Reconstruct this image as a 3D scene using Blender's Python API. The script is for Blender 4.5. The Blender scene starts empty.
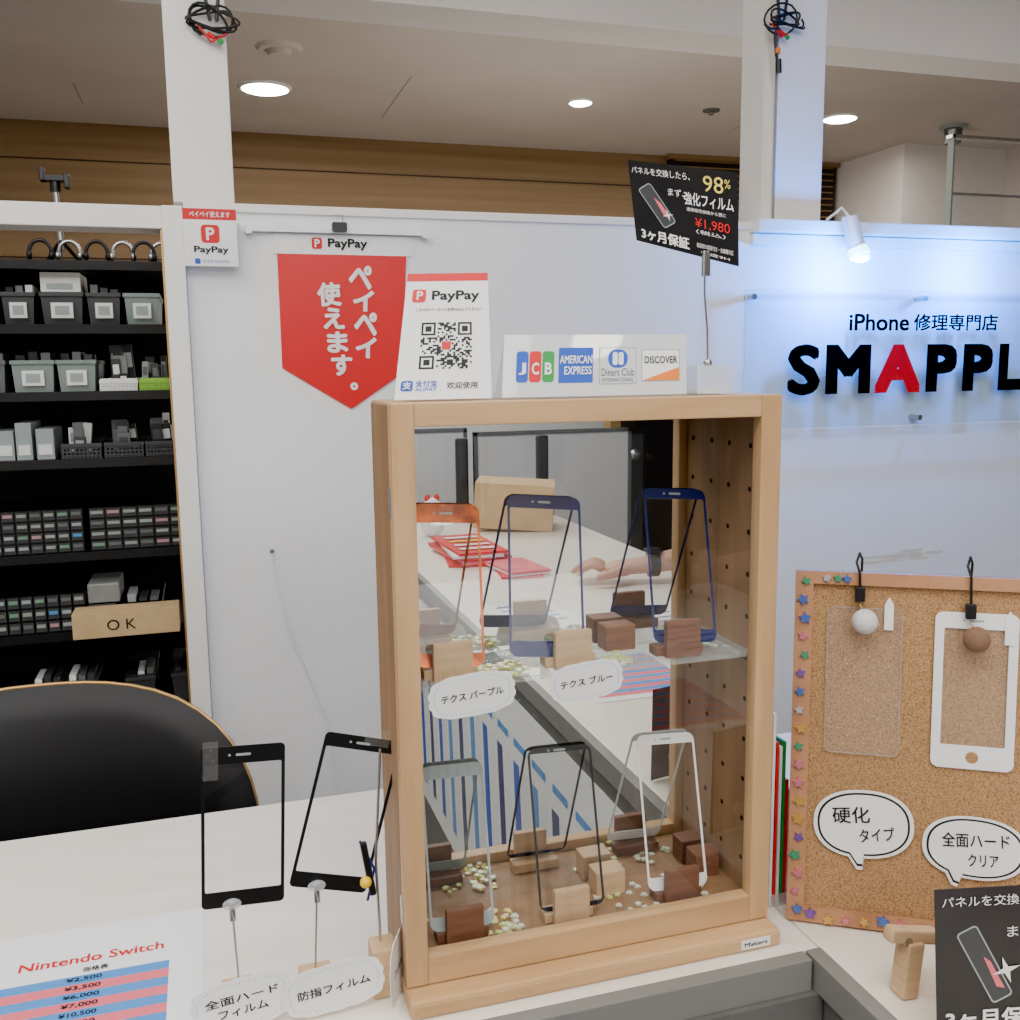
import bpy, bmesh, math, random
from mathutils import Matrix, Vector
random.seed(7)
D=bpy.data
COL=bpy.context.scene.collection
V=Vector
try: bpy.context.scene.view_settings.look='AgX - Punchy'
except Exception: pass
def lin(c):
    c=c/255
    return c/12.92 if c<=.04045 else ((c+.055)/1.055)**2.4
def C(r,g,b): return (lin(r),lin(g),lin(b),1)
# ---------------------------------------------------------------- materials
def mat(name,col,rough=.5,metal=0,col2=None,scale=8,stretch=(1,1,1),bump=0,bscale=60,emit=0,detail=4,spec=.5,lo=.35,hi=.65):
    m=D.materials.new(name);m.use_nodes=True;nt=m.node_tree;b=nt.nodes['Principled BSDF']
    b.inputs['Base Color'].default_value=col;b.inputs['Roughness'].default_value=rough;b.inputs['Metallic'].default_value=metal
    b.inputs['Specular IOR Level'].default_value=spec
    if emit:
        b.inputs['Emission Color'].default_value=col;b.inputs['Emission Strength'].default_value=emit
        m.cycles.emission_sampling='NONE'
    tc=nt.nodes.new('ShaderNodeTexCoord')
    if col2:
        mp=nt.nodes.new('ShaderNodeMapping');mp.inputs['Scale'].default_value=stretch
        n=nt.nodes.new('ShaderNodeTexNoise');n.inputs['Scale'].default_value=scale;n.inputs['Detail'].default_value=detail
        r=nt.nodes.new('ShaderNodeValToRGB');r.color_ramp.elements[0].position=lo;r.color_ramp.elements[1].position=hi
        r.color_ramp.elements[0].color=col;r.color_ramp.elements[1].color=col2
        nt.links.new(tc.outputs['Object'],mp.inputs[0]);nt.links.new(mp.outputs[0],n.inputs['Vector'])
        nt.links.new(n.outputs['Fac'],r.inputs[0]);nt.links.new(r.outputs[0],b.inputs['Base Color'])
    if bump:
        n2=nt.nodes.new('ShaderNodeTexNoise');n2.inputs['Scale'].default_value=bscale;n2.inputs['Detail'].default_value=3
        bp=nt.nodes.new('ShaderNodeBump');bp.inputs['Strength'].default_value=bump;bp.inputs['Distance'].default_value=.002
        nt.links.new(tc.outputs['Object'],n2.inputs['Vector']);nt.links.new(n2.outputs['Fac'],bp.inputs['Height']);nt.links.new(bp.outputs[0],b.inputs['Normal'])
    return m
def glass(name,tint,base=.04,rough=0,diff=None,dfac=0):
    m=D.materials.new(name);m.use_nodes=True;nt=m.node_tree;nt.nodes.clear()
    o=nt.nodes.new('ShaderNodeOutputMaterial');t=nt.nodes.new('ShaderNodeBsdfTransparent');t.inputs[0].default_value=tint
    g=nt.nodes.new('ShaderNodeBsdfGlossy');g.inputs['Roughness'].default_value=rough
    lw=nt.nodes.new('ShaderNodeLayerWeight');lw.inputs['Blend'].default_value=.5
    pw=nt.nodes.new('ShaderNodeMath');pw.operation='POWER';pw.inputs[1].default_value=5
    ml=nt.nodes.new('ShaderNodeMath');ml.operation='MULTIPLY_ADD';ml.inputs[1].default_value=1-base;ml.inputs[2].default_value=base
    nt.links.new(lw.outputs['Facing'],pw.inputs[0]);nt.links.new(pw.outputs[0],ml.inputs[0])
    mx=nt.nodes.new('ShaderNodeMixShader')
    nt.links.new(ml.outputs[0],mx.inputs[0]);nt.links.new(t.outputs[0],mx.inputs[1]);nt.links.new(g.outputs[0],mx.inputs[2])
    last=mx
    if dfac:
        d=nt.nodes.new('ShaderNodeBsdfDiffuse');d.inputs[0].default_value=diff
        m2=nt.nodes.new('ShaderNodeMixShader');m2.inputs[0].default_value=dfac
        nt.links.new(mx.outputs[0],m2.inputs[1]);nt.links.new(d.outputs[0],m2.inputs[2]);last=m2
    nt.links.new(last.outputs[0],o.inputs[0])
    return m
m_wall=mat('wall_plaster_white',C(238,239,238),.75,col2=C(244,245,244),scale=3,bump=.35,bscale=130)
m_trim=mat('white_painted_trim',C(240,238,233),.45,bump=.05)
m_colm=mat('white_column_paint',C(238,234,228),.5,bump=.05)
m_ceil=mat('ceiling_beige',C(204,194,183),.9,col2=C(210,200,189),scale=2)
m_beam=mat('beam_white',C(240,234,229),.85,col2=C(243,238,233),scale=1.5)
m_floor=mat('floor_dark_tile',C(98,96,92),.5,col2=C(118,115,110),scale=5)
m_woodwall=mat('far_wood_panel',C(128,102,70),.6,col2=C(146,118,84),scale=2.2,stretch=(.2,1,10),detail=6)
m_dark=mat('dark_brown',C(46,34,26),.6)
m_desk=mat('counter_laminate',C(236,228,214),.35,col2=C(241,234,222),scale=6,stretch=(1,6,1))
m_edge=mat('counter_edge_grey',C(126,125,121),.4,bump=.05)
m_seam=mat('seam_grey',C(150,140,130),.8)
m_front=mat('counter_front_grey',C(92,92,89),.5,col2=C(100,100,96),scale=20)
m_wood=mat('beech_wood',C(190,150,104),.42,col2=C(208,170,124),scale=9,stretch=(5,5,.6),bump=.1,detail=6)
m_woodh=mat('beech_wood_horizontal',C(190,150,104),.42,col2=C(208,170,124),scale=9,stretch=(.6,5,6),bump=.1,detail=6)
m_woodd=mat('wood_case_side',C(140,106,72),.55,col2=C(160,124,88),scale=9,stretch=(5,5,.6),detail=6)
m_block=mat('light_wood_block',C(198,164,124),.5,col2=C(214,180,140),scale=30,stretch=(1,1,5))
m_blockd=mat('walnut_block',C(112,72,52),.5,col2=C(130,86,62),scale=30,stretch=(1,1,5))
m_hole=mat('peg_hole_black',C(30,18,10),.9)
m_black=mat('black_plastic',C(16,16,17),.35)
m_blackm=mat('black_shelf_metal',C(16,16,18),.5)
m_leather=mat('black_leather',C(17,17,19),.5,bump=.05,bscale=220,spec=.35)
m_gold=mat('gold_wood_rim',C(184,146,90),.3,metal=.5)
m_white=mat('white_paper',C(242,242,240),.55)
m_gwhite=mat('white_gloss',C(242,242,242),.12)
m_signw=mat('white_acrylic_gloss',C(214,217,220),.03)
m_red=mat('red_vinyl',C(216,8,16),.35,bump=.15,bscale=14)
m_redp=mat('red_print',C(214,12,20),.5)
m_blue=mat('blue_print',C(20,80,190),.5)
m_lblue=mat('light_blue_print',C(78,144,208),.6)
m_navy=mat('navy_print',C(20,36,110),.4)
m_pink=mat('pink_print',C(232,112,122),.6)
m_green=mat('green_print',C(24,150,60),.5)
m_lime=mat('lime_plastic',C(140,200,60),.4)
m_orange=mat('orange_print',C(236,124,30),.5)
m_ink=mat('black_ink',C(8,8,10),.6)
m_inks=mat('sign_letter_black',C(6,6,8),.9,spec=0)
m_reds=mat('sign_letter_red',C(220,10,24),.9,spec=0)
m_grey=mat('grey_plastic',C(102,107,107),.5)
m_lgrey=mat('light_grey_plastic',C(160,171,171),.5)
m_dgrey=mat('dark_grey_plastic',C(60,62,64),.5)
m_card=mat('cardboard',C(196,164,122),.8,col2=C(208,178,134),scale=20)
m_steel=mat('steel',C(190,190,190),.25,metal=1)
m_brown=mat('brown_pompom',C(140,108,84),.95,bump=1,bscale=900)
m_pom=mat('white_pompom',C(236,230,226),.95,bump=1,bscale=900)
m_cork=mat('cork',C(134,98,62),.9,col2=C(186,144,98),scale=620,bump=.4,bscale=700,detail=3,lo=.34,hi=.58)
m_poster=mat('black_poster',C(20,19,20),.25,col2=C(34,32,34),scale=12)
m_mirror=mat('mirror_silver',(.84,.85,.84,1),.0,metal=1)
m_yellow=mat('yellow_plastic',C(240,200,20),.4)
m_skin=mat('skin',C(196,150,126),.5,bump=.1)
m_shirt=mat('dark_shirt',C(40,44,56),.85,bump=.3)
m_hair=mat('black_hair',C(16,13,12),.5,bump=.8,bscale=150)
m_bluemet=mat('blue_film_border',C(14,30,92),.25,metal=.0)
m_copper=mat('copper_film_border',C(206,104,48),.25,metal=.5,col2=C(130,64,30),scale=60)
m_glassc=glass('case_glass',(.97,.975,.97,1),.055)
m_shelfg=glass('shelf_glass',(.97,.99,.98,1),.05,diff=(.85,.9,.88,1),dfac=.16)
m_film=glass('film_glass',(.985,.99,.99,1),.045)
m_filmc=glass('film_clear_on_cork',(.99,.99,.99,1),.03,diff=(.85,.83,.8,1),dfac=.08)
m_acr=glass('acrylic',(.985,.99,.99,1),.03,diff=(.9,.93,.95,1),dfac=.05)
m_acrs=glass('acrylic_sign_glow_tint',(.80,.90,1,1),.02)  # blue tint paints the spotlight's glow into the clear sign panel
m_acrb=glass('acrylic_block',(.97,.98,.98,1),.05,diff=(.92,.94,.96,1),dfac=.30)
m_bag=glass('clear_plastic_box',(.85,.87,.87,1),.04,diff=(.7,.72,.72,1),dfac=.3,rough=.15)
m_lamp=mat('lamp_emitter',(1,.94,.84,1),.5,emit=44)
m_lampb=mat('lamp_emitter_blue',(.35,.8,1,1),.5,emit=12)
m_beadg=mat('bead_green',C(214,226,150),.15)
m_beady=mat('bead_gold',C(240,216,110),.15)
m_beadw=mat('bead_pearl',C(228,236,212),.15)
m_smudge=mat('scuff_brown',C(222,214,198),.8)
stars_m=[mat('star_'+n,c,.2,metal=.3) for n,c in (('green',C(70,160,120)),('purple',C(126,86,170)),('pink',C(214,124,144)),('silver',C(190,190,190)),('blue',C(80,110,190)),('gold',C(206,164,84)))]
# ---------------------------------------------------------------- builder
def frame(o,u,v):
    u=V(u).normalized();v=V(v).normalized();n=u.cross(v)
    M=Matrix.Identity(4)
    for i in range(3): M[i][0]=u[i];M[i][1]=v[i];M[i][2]=n[i];M[i][3]=o[i]
    return M
def wallf(y): return frame((0,y,0),(1,0,0),(0,0,1))
def quadf(bl,br,tr,tl,w=1,h=1):
    bl,br,tr,tl=map(V,(bl,br,tr,tl));n=(br-bl).cross(tl-bl).normalized()
    def f(p):
        a=p.x/w;b=p.y/h
        return bl*(1-a)*(1-b)+br*a*(1-b)+tr*a*b+tl*(1-a)*b+n*p.z
    return f
def rrect(w,h,r,cx=0,cy=0,n=5):
    pts=[]
    for i,(sx,sy) in enumerate(((1,1),(-1,1),(-1,-1),(1,-1))):
        for k in range(n+1):
            a=math.pi/2*(i+k/n)
            pts.append((cx+sx*(w/2-r)+r*math.cos(a),cy+sy*(h/2-r)+r*math.sin(a)))
    return pts
class B:
    def __init__(s,name,X=None):
        s.name=name;s.v=[];s.f=[];s.fm=[];s.fs=[];s.mats=[];s.X=X
    def add(s,verts,faces,m,smooth=False,M=None):
        if m not in s.mats: s.mats.append(m)
        mi=s.mats.index(m);o=len(s.v)
        for p in verts:
            p=V(p)
            if M is not None: p=M@p
            if s.X is not None: p=s.X(p) if callable(s.X) else s.X@p
            s.v.append(tuple(p))
        for f in faces:
            s.f.append([i+o for i in f]);s.fm.append(mi);s.fs.append(smooth)
        return s
    def box(s,c,d,m,bev=0,M=None,seg=2):
        bm=bmesh.new();bmesh.ops.create_cube(bm,size=1)
        for v in bm.verts: v.co=V((v.co.x*d[0],v.co.y*d[1],v.co.z*d[2]))
        if bev: bmesh.ops.bevel(bm,geom=bm.edges[:],offset=bev,segments=seg,affect='EDGES',profile=.6)
        T=Matrix.Translation(V(c))
        if M is not None: T=T@M
        bm.verts.index_update()
        s.add([v.co.copy() for v in bm.verts],[[v.index for v in f.verts] for f in bm.faces],m,False,T);bm.free();return s
    def b2(s,x0,x1,y0,y1,z0,z1,m,bev=0): return s.box(((x0+x1)/2,(y0+y1)/2,(z0+z1)/2),(abs(x1-x0),abs(y1-y0),abs(z1-z0)),m,bev)
    def cyl(s,p1,p2,r,m,r2=None,n=20,caps=True):
        p1=V(p1);p2=V(p2);r2=r if r2 is None else r2
        q=(p2-p1).to_track_quat('Z','Y').to_matrix()
        vs=[];fs=[]
        for k,(p,rr) in enumerate(((p1,r),(p2,r2))):
            for i in range(n):
                a=2*math.pi*i/n;vs.append(p+q@V((rr*math.cos(a),rr*math.sin(a),0)))
        for i in range(n): fs.append([i,(i+1)%n,n+(i+1)%n,n+i])
        s.add(vs,fs,m,True)
        if caps: s.add(vs,[list(range(n))[::-1],list(range(n,2*n))],m,False)
        return s
    def tube(s,pts,r,m,n=8,closed=False):
        pts=[V(p) for p in pts];N=len(pts);vs=[];fs=[]
        prev=None
        for i,p in enumerate(pts):
            a=pts[(i-1)%N] if (closed or i>0) else p;b=pts[(i+1)%N] if (closed or i<N-1) else p
            t=(b-a).normalized()
            if prev is None: prev=t.orthogonal().normalized()
            x=(prev-t*prev.dot(t)).normalized();prev=x;y=t.cross(x)
            rr=r[i] if isinstance(r,(list,tuple)) else r
            for k in range(n):
                an=2*math.pi*k/n;vs.append(p+x*rr*math.cos(an)+y*rr*math.sin(an))
        for i in range(N if closed else N-1):
            j=(i+1)%N
            for k in range(n): fs.append([i*n+k,i*n+(k+1)%n,j*n+(k+1)%n,j*n+k])
        s.add(vs,fs,m,True)
        if not closed: s.add(vs,[list(range(n))[::-1],list(range((N-1)*n,N*n))],m)
        return s
    def poly(s,pts,m,z0=0,z1=None,M=None):
        n=len(pts)
        if z1 is None: return s.add([(p[0],p[1],z0) for p in pts],[list(range(n))],m,False,M)
        vs=[(p[0],p[1],z0) for p in pts]+[(p[0],p[1],z1) for p in pts]
        fs=[list(range(n))[::-1],list(range(n,2*n))]+[[i,(i+1)%n,n+(i+1)%n,n+i] for i in range(n)]
        return s.add(vs,fs,m,False,M)
    def rect(s,x0,x1,y0,y1,m,z=0,z1=None,M=None): return s.poly([(x0,y0),(x1,y0),(x1,y1),(x0,y1)],m,z,z1,M)
    def ring(s,o,i,m,z0,z1,M=None):
        n=len(o);vs=[(p[0],p[1],z0) for p in o]+[(p[0],p[1],z0) for p in i]+[(p[0],p[1],z1) for p in o]+[(p[0],p[1],z1) for p in i]
        fs=[]
        for k in range(n):
            j=(k+1)%n
            fs+=[[k,n+k,n+j,j],[2*n+k,2*n+j,3*n+j,3*n+k],[k,j,2*n+j,2*n+k],[n+k,3*n+k,3*n+j,n+j]]
        return s.add(vs,fs,m,False,M)
    def sph(s,c,r,m,sc=(1,1,1),nu=16,nv=10,M=None):
        vs=[];fs=[]
        for j in range(nv+1):
            t=math.pi*j/nv
            for i in range(nu):
                a=2*math.pi*i/nu;vs.append((c[0]+r*sc[0]*math.sin(t)*math.cos(a),c[1]+r*sc[1]*math.sin(t)*math.sin(a),c[2]+r*sc[2]*math.cos(t)))
        for j in range(nv):
            for i in range(nu): fs.append([j*nu+i,(j+1)*nu+i,(j+1)*nu+(i+1)%nu,j*nu+(i+1)%nu])
        return s.add(vs,fs,m,True,M)
    def text(s,body,cx,cy,w,h,m,bold=0,rot=0,z=.0008,M=None):
        cu=D.curves.new('tmp','FONT');cu.body=body;cu.size=1;cu.resolution_u=3
        ob=D.objects.new('tmp',cu);COL.objects.link(ob)
        dg=bpy.context.evaluated_depsgraph_get();me=D.meshes.new_from_object(ob.evaluated_get(dg))
        vs=[v.co.copy() for v in me.vertices];fs=[list(p.vertices) for p in me.polygons]
        D.objects.remove(ob);D.curves.remove(cu);D.meshes.remove(me)
        if not vs: return s
        x0=min(v.x for v in vs)-bold;x1=max(v.x for v in vs)+bold;y0=min(v.y for v in vs)-bold;y1=max(v.y for v in vs)+bold
        if w is None: k=h/(y1-y0);kx=ky=k
        elif h is None: kx=ky=w/(x1-x0)
        else: kx=w/(x1-x0);ky=h/(y1-y0)
        c_,s_=math.cos(rot),math.sin(rot)
        K=8 if bold>=.03 else (4 if bold>.012 else 0)
        sq=bold>=.045
        offs=[(0,0)]
        for i in range(K):
            a=2*math.pi*i/K+(0 if K==8 else .785);ox,oy=math.cos(a),math.sin(a)
            if sq: mm=max(abs(ox),abs(oy));ox/=mm;oy/=mm
            offs.append((bold*ox,bold*oy))
        for q,(ox,oy) in enumerate(offs):
            out=[]
            for v in vs:
                a=(v.x+ox-(x0+x1)/2)*kx;b=(v.y+oy-(y0+y1)/2)*ky
                out.append((cx+a*c_-b*s_,cy+a*s_+b*c_,z+q*z*.02))
            s.add(out,fs,m,False,M)
        return s
    def done(s,name=None):
        me=D.meshes.new(s.name);xs=[p[0] for p in s.v];ys=[p[1] for p in s.v];zs=[p[2] for p in s.v]
        o=V(((min(xs)+max(xs))/2,(min(ys)+max(ys))/2,min(zs)))
        me.from_pydata([tuple(V(p)-o) for p in s.v],[],s.f)
        for m in s.mats: me.materials.append(m)
        for i,p in enumerate(me.polygons): p.material_index=s.fm[i];p.use_smooth=s.fs[i]
        me.update()
        ob=D.objects.new(s.name,me);ob.location=o;COL.objects.link(ob);return ob
def rot2(pts,a,cx=0,cy=0):
    c,s=math.cos(a),math.sin(a);return [(cx+p[0]*c-p[1]*s,cy+p[0]*s+p[1]*c) for p in pts]
# ---------------------------------------------------------------- camera
cam=D.cameras.new('camera');cam.sensor_width=36;cam.lens=36*980/1020;cam.clip_start=.02
co=D.objects.new('camera',cam);COL.objects.link(co)
Mr=Matrix.Rotation(-math.radians(17.21),4,'Z')@Matrix.Rotation(math.pi/2-math.radians(8.39),4,'X')@Matrix.Rotation(math.radians(-.68),4,'Z')
co.matrix_world=Matrix.Translation((0,0,1.42))@Mr
bpy.context.scene.camera=co
# ---------------------------------------------------------------- room shell
b=B('floor');b.b2(-3.5,6.5,-3.6,6.2,-.1,0,m_floor);b.done()
b=B('ceiling');b.b2(-3.5,6.5,-3.6,6.2,2.75,2.85,m_ceil);b.done()
b=B('wall_back');b.b2(-3.5,6.5,-3.6,-3.5,0,2.75,m_wall);b.done()
b=B('wall_left');b.b2(-3.6,-3.5,-3.6,6.2,0,2.75,m_wall);b.done()
b=B('wall_right');b.b2(6.5,6.6,-3.6,6.2,0,2.75,m_wall);b.done()
b=B('wall_far');b.b2(-3.5,6.5,6.0,6.1,0,2.75,m_woodwall)
for z in (1.6,2.03,2.55): b.b2(-3.5,6.5,5.994,6.0,z,z+.006,m_dark)
b.b2(4.22,6.5,5.3,6.0,0,2.75,m_beam)
b.b2(5.0,6.5,4.8,5.3,0,2.75,m_ceil);b.done()
b=B('trim_beam');b.b2(-3.5,6.5,2.8,2.98,2.4,2.75,m_beam);b.done()
b=B('ceiling_vent');b.b2(2.95,4.19,5.95,6.0,2.36,2.75,m_dark)
for i in range(9): b.b2(2.98,4.16,5.93,5.955,2.39+i*.04,2.398+i*.04,m_woodwall)
b.b2(2.93,4.2,5.92,5.99,2.72,2.75,m_woodwall);b.done()
b=B('trim_ceiling_joints')
for x,ya,yb in ((1.0,4.7,5.5),(3.0,4.9,5.3),(-.5,5.2,5.6)): b.b2(x,x+.004,ya,yb,2.7485,2.75,m_seam)
b.done()
b=B('wall_partition');b.b2(-.015,3.2,1.80,1.86,0,1.685,m_wall)
b.X=wallf(1.7995)
for k in range(22):
    x=1.49+random.gauss(0,.05);z=.985+random.gauss(0,.010);b.poly(rrect(random.uniform(.02,.06),random.uniform(.002,.006),.001,x,z,n=2),m_smudge,random.uniform(0,.0003))
b.X=None;b.done()
b=B('trim_partition_cap');b.b2(-.015,1.09,1.795,1.865,1.685,1.70,m_trim,.002)
b.b2(1.07,3.2,1.765,1.865,1.678,1.703,m_trim,.003);b.b2(1.07,3.2,1.785,1.80,1.655,1.676,m_trim,.002);b.done()
b=B('trim_opening_frame');b.b2(-.05,-.016,1.775,1.86,0,1.69,m_trim,.002);b.b2(-2.2,-.05,1.785,1.86,1.653,1.69,m_trim,.002)
b.b2(-.053,-.05,1.775,1.86,0,1.65,m_gold);b.b2(-2.25,-2.2,1.785,1.86,0,1.69,m_trim);b.done()
b=B('trim_column_left');b.b2(-.03,.070,1.802,1.9,1.70,2.75,m_colm,.002);b.done()
b=B('trim_column_right');b.b2(1.125,1.236,1.802,1.9,1.703,2.75,m_colm,.002);b.b2(1.103,1.125,1.815,1.9,1.703,2.75,m_colm);b.b2(1.121,1.126,1.8,1.803,1.703,2.75,m_seam);b.done()
def downlight(x,y,r,z=2.75,e=m_lamp):
    b=B('ceiling_downlight');b.cyl((x,y,z-.001),(x,y,z-.012),r*1.12,m_trim,r2=r*1.02,n=32);b.cyl((x,y,z-.012),(x,y,z-.018),r*.96,e,r2=r*.8,n=32);b.done()
for x,y,r in ((.363,5.05,.115),(1.92,4.9,.06),(3.43,4.85,.092),(-1.2,5.0,.1)): downlight(x,y,r)
for x,y,r in ((1.095,-.557,.08),(-.6,-.75,.1),(.86,-1.56,.08),(2.6,-.75,.1),(-.6,.9,.1),(.9,1.1,.1)): downlight(x,y,r)
b=B('smoke_detector');b.cyl((.383,4.43,2.75),(.383,4.43,2.735),.1,m_ceil,r2=.085,n=28);b.cyl((.383,4.43,2.735),(.383,4.43,2.715),.055,m_ceil,r2=.045,n=28);b.done()
b=B('sprinkler_head');b.cyl((2.66,4.89,2.75),(2.66,4.89,2.742),.045,m_grey);b.cyl((2.66,4.89,2.74),(2.66,4.89,2.725),.015,m_steel);b.done()
b=B('ceiling_speaker');b.cyl((4.19,4.85,2.75),(4.19,4.85,2.73),.075,m_lgrey);b.cyl((4.19,4.85,2.73),(4.19,4.85,2.65),.05,m_grey,r2=.045);b.done()
b=B('glass_partition');b.b2(3.46,5.2,4.0,4.012,1.9,2.46,m_acr);b.b2(3.44,5.2,3.985,4.025,2.46,2.475,m_steel);b.b2(3.45,3.46,3.985,4.025,0,2.5,m_lgrey);b.b2(3.46,5.2,3.99,4.02,2.20,2.212,m_steel);b.b2(3.46,5.2,3.99,4.02,0,1.9,m_acr);b.done()
# ---------------------------------------------------------------- counter
b=B('shop_counter')
b.b2(-1.6,.52,.722,1.2,.852,.88,m_desk,.002);b.b2(.5215,1.2,-1.75,1.2,.852,.88,m_desk,.002)
b.b2(-1.6,.502,.706,.7215,.85,.881,m_edge,.001);b.b2(.505,.521,-1.75,.7215,.85,.881,m_edge,.001)
b.b2(-1.6,.53,.715,.735,0,.845,m_front);b.b2(.512,.53,-1.72,.72,0,.845,m_front)
b.b2(-1.6,.50,.688,.700,.80,.812,m_edge,.001);b.b2(-1.6,.51,.700,.714,.05,.85,m_front)
b.b2(-1.6,-1.58,.765,1.18,0,.85,m_front);b.b2(1.16,1.18,-1.72,1.18,0,.10,m_front);b.b2(.555,1.18,-1.72,-1.70,0,.85,m_front)
b.done()
# ---------------------------------------------------------------- display case
b=B('wooden_display_case')
x0,x1,y0,y1,z0,z1=.138,.487,.757,.850,.897,1.392
b.b2(x0,.157,y0,.772,z0,z1,m_wood,.0015);b.b2(.467,x1,y0,.772,z0,z1,m_wood,.0015)
b.b2(.157,.467,y0+.0006,.772,1.373,z1,m_woodh,.001);b.b2(.157,.467,y0+.0006,.772,z0,.922,m_woodh,.001)
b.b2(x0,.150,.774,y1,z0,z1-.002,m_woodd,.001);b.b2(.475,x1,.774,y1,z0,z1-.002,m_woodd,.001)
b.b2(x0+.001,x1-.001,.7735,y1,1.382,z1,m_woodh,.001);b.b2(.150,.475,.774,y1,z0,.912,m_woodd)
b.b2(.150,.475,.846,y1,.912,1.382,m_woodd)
b.b2(.150,.475,.843,.8455,.912,1.382,m_mirror)
b.rect(.160,.465,.920,1.375,m_glassc,0,M=wallf(.7645))
b.b2(.137,.4885,.736,.852,.8805,.896,m_woodh,.004)
for xx,dx in ((.4748,-1),(.1502,1)):
    for yy in (.788,.826):
        for k in range(11):
            z=.945+k*.04;b.cyl((xx,yy,z),(xx+dx*.0004,yy,z),.0024,m_hole,n=12)
b.b2(.151,.474,.776,.842,1.150,1.1545,m_shelfg)
for xx in (.153,.472): b.cyl((xx,.79,1.147),(xx,.835,1.147),.003,m_steel)
b.b2(.1375,.139,.765,.775,1.30,1.325,m_steel);b.b2(.1375,.139,.765,.775,.95,.975,m_steel)
b.X=wallf(.7355);b.rect(.446,.476,.884,.893,m_white,0,.0006);b.text('Makers',.461,.8885,.024,.004,m_ink,.02)
b.X=None
b.done()
def beads(name,areas,z):
    b=B(name)
    for (xa,xb,ya,yb,n,ms) in areas:
        for i in range(n):
            x=random.uniform(xa,xb);y=random.uniform(ya,yb);r=random.uniform(.0026,.0042)
            a=random.uniform(0,6)
            pts=[]
            for k in range(10):
                rr=r if k%2==0 else r*.55
                pts.append((x+rr*math.cos(a+k*.628),y+rr*math.sin(a+k*.628)))
            zz=z+random.choice([0,0,.002]);b.poly(pts,random.choice(ms),zz,zz+random.uniform(.0012,.0022))
    b.done()
beads('star_beads',[(.202,.258,.776,.815,80,[m_beadg,m_beadw,m_beady]),(.305,.355,.776,.815,56,[m_beadg,m_beadw]),(.42,.45,.778,.83,8,[m_beadw])],1.1547)
beads('star_beads',[(.228,.250,.776,.825,46,[m_beady,m_beadg,m_beadw]),(.33,.45,.776,.83,40,[m_beadg,m_beadw,m_beadw]),(.16,.225,.778,.83,10,[m_beadg])],.9122)
# ---------------------------------------------------------------- films
def film(b,w,h,m,side=.003,top=.014,bot=.014,r=.008,ri=.0015,slot=True,t=.0006,glassm=None,home=None,M=None):
    o=rrect(w,h,r);i=rrect(w-2*side,h-top-bot,ri,0,(bot-top)/2)
    b.ring(o,i,m,0,t,M)
    b.rect(-w/2+side,w/2-side,-h/2+bot,h/2-top,glassm or m_film,t*.5,None,M)
    if slot:
        b.poly(rrect(.012,.002,.0009,0,h/2-max(top*.5,.003)),m_lgrey,t,t+.0002,M)
        b.poly(rrect(.002,.002,.0009,-.011,h/2-max(top*.5,.003)),m_lgrey,t,t+.0002,M)
    if home: b.poly(rrect(home,home,home*.49,0,-h/2+bot*.5),m_cork if m==m_gwhite else m_film,t,t+.0002,M)
def casefilm(cx,base,z,m,w,h,blkm,lean=20,rot=0,side=.0022,top=.012,bot=.012,bx=0,bcx=None,bw=.034,bh=.034):
    b=B('screen_protector')
    l=math.radians(lean);v=V((0,0,1))*math.cos(l)+V((0,1,0))*math.sin(l)
    b.X=frame(V((cx,base-.002,z+.010)),(1,0,0),v)@Matrix.Rotation(rot,4,'Z')@Matrix.Translation((0,h/2,0))
    film(b,w,h,m,side,top,bot,.008,slot=True)
    b.X=None;b.done()
    b=B('wooden_holder_block');x=bcx if bcx else cx+bx
    b.box((x,base-.0085,z+bh/2),(bw,.007,bh),blkm,.0008)
    b.box((x,base+.004,z+.0045),(bw*1.4,.016,.009),blkm,.0008)
    b.done()
ST=1.1550
casefilm(.190,.792,ST,m_copper,.061,.143,m_block,rot=-.07,top=.017)
casefilm(.278,.792,ST,m_bluemet,.070,.146,m_block,rot=-.10,bot=.014,bcx=.299)
casefilm(.413,.792,ST,m_bluemet,.064,.146,m_blockd,rot=-.075,top=.010,bcx=.406)
SB=.9125
casefilm(.196,.792,SB,m_lgrey,.059,.143,m_blockd,rot=-.03)
casefilm(.301,.792,SB,m_black,.064,.146,m_block,rot=-.035,top=.005,bot=.004,bcx=.297)
casefilm(.409,.792,SB,m_gwhite,.062,.145,m_blockd,rot=-.055,top=.010)
for x,y,z,w,mm in ((.165,.828,ST,.02,m_blockd),(.36,.828,ST,.03,m_blockd),(.455,.828,SB,.026,m_blockd),(.35,.826,SB,.03,m_block)):
    b=B('wooden_cube');b.b2(x-w/2,x+w/2,y-.011,y+.011,z,z+.024,mm,.0012);b.done()
def cloud(w,h,n=14,amp=.04):
    pts=[];N=112
    for i in range(N):
        a=2*math.pi*i/N
        c,s=math.cos(a),math.sin(a);k=(abs(c)**3.2+abs(s)**3.2)**(-1/3.2)
        k*=1+amp*abs(math.sin(n*a/2))
        pts.append((w/2*k*c,h/2*k*s))
    return pts
def tag(name,F,cx,cy,w,h,lines,rot=0,ts=.007):
    b=B(name);b.X=F@Matrix.Translation((cx,cy,0))@Matrix.Rotation(rot,4,'Z')
    b.poly(cloud(w,h),m_white,0,.0006)
    pc=cloud(w*.9,h*.84,amp=.0)
    for i in range(0,112,2): b.poly(rrect(.0012,.0006,.0002,pc[i][0],pc[i][1],n=1),m_lblue,.0007)
    for k,l in enumerate(lines): b.text(l,0,((len(lines)-1)/2-k)*ts*1.45,w*(.74 if len(l)>4 else .5),ts,m_ink,.02,z=.001)
    b.X=None;return b
tag('price_label',wallf(.7632),.2015,1.148,.073,.036,['テクス パープル'],.07).done()
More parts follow.
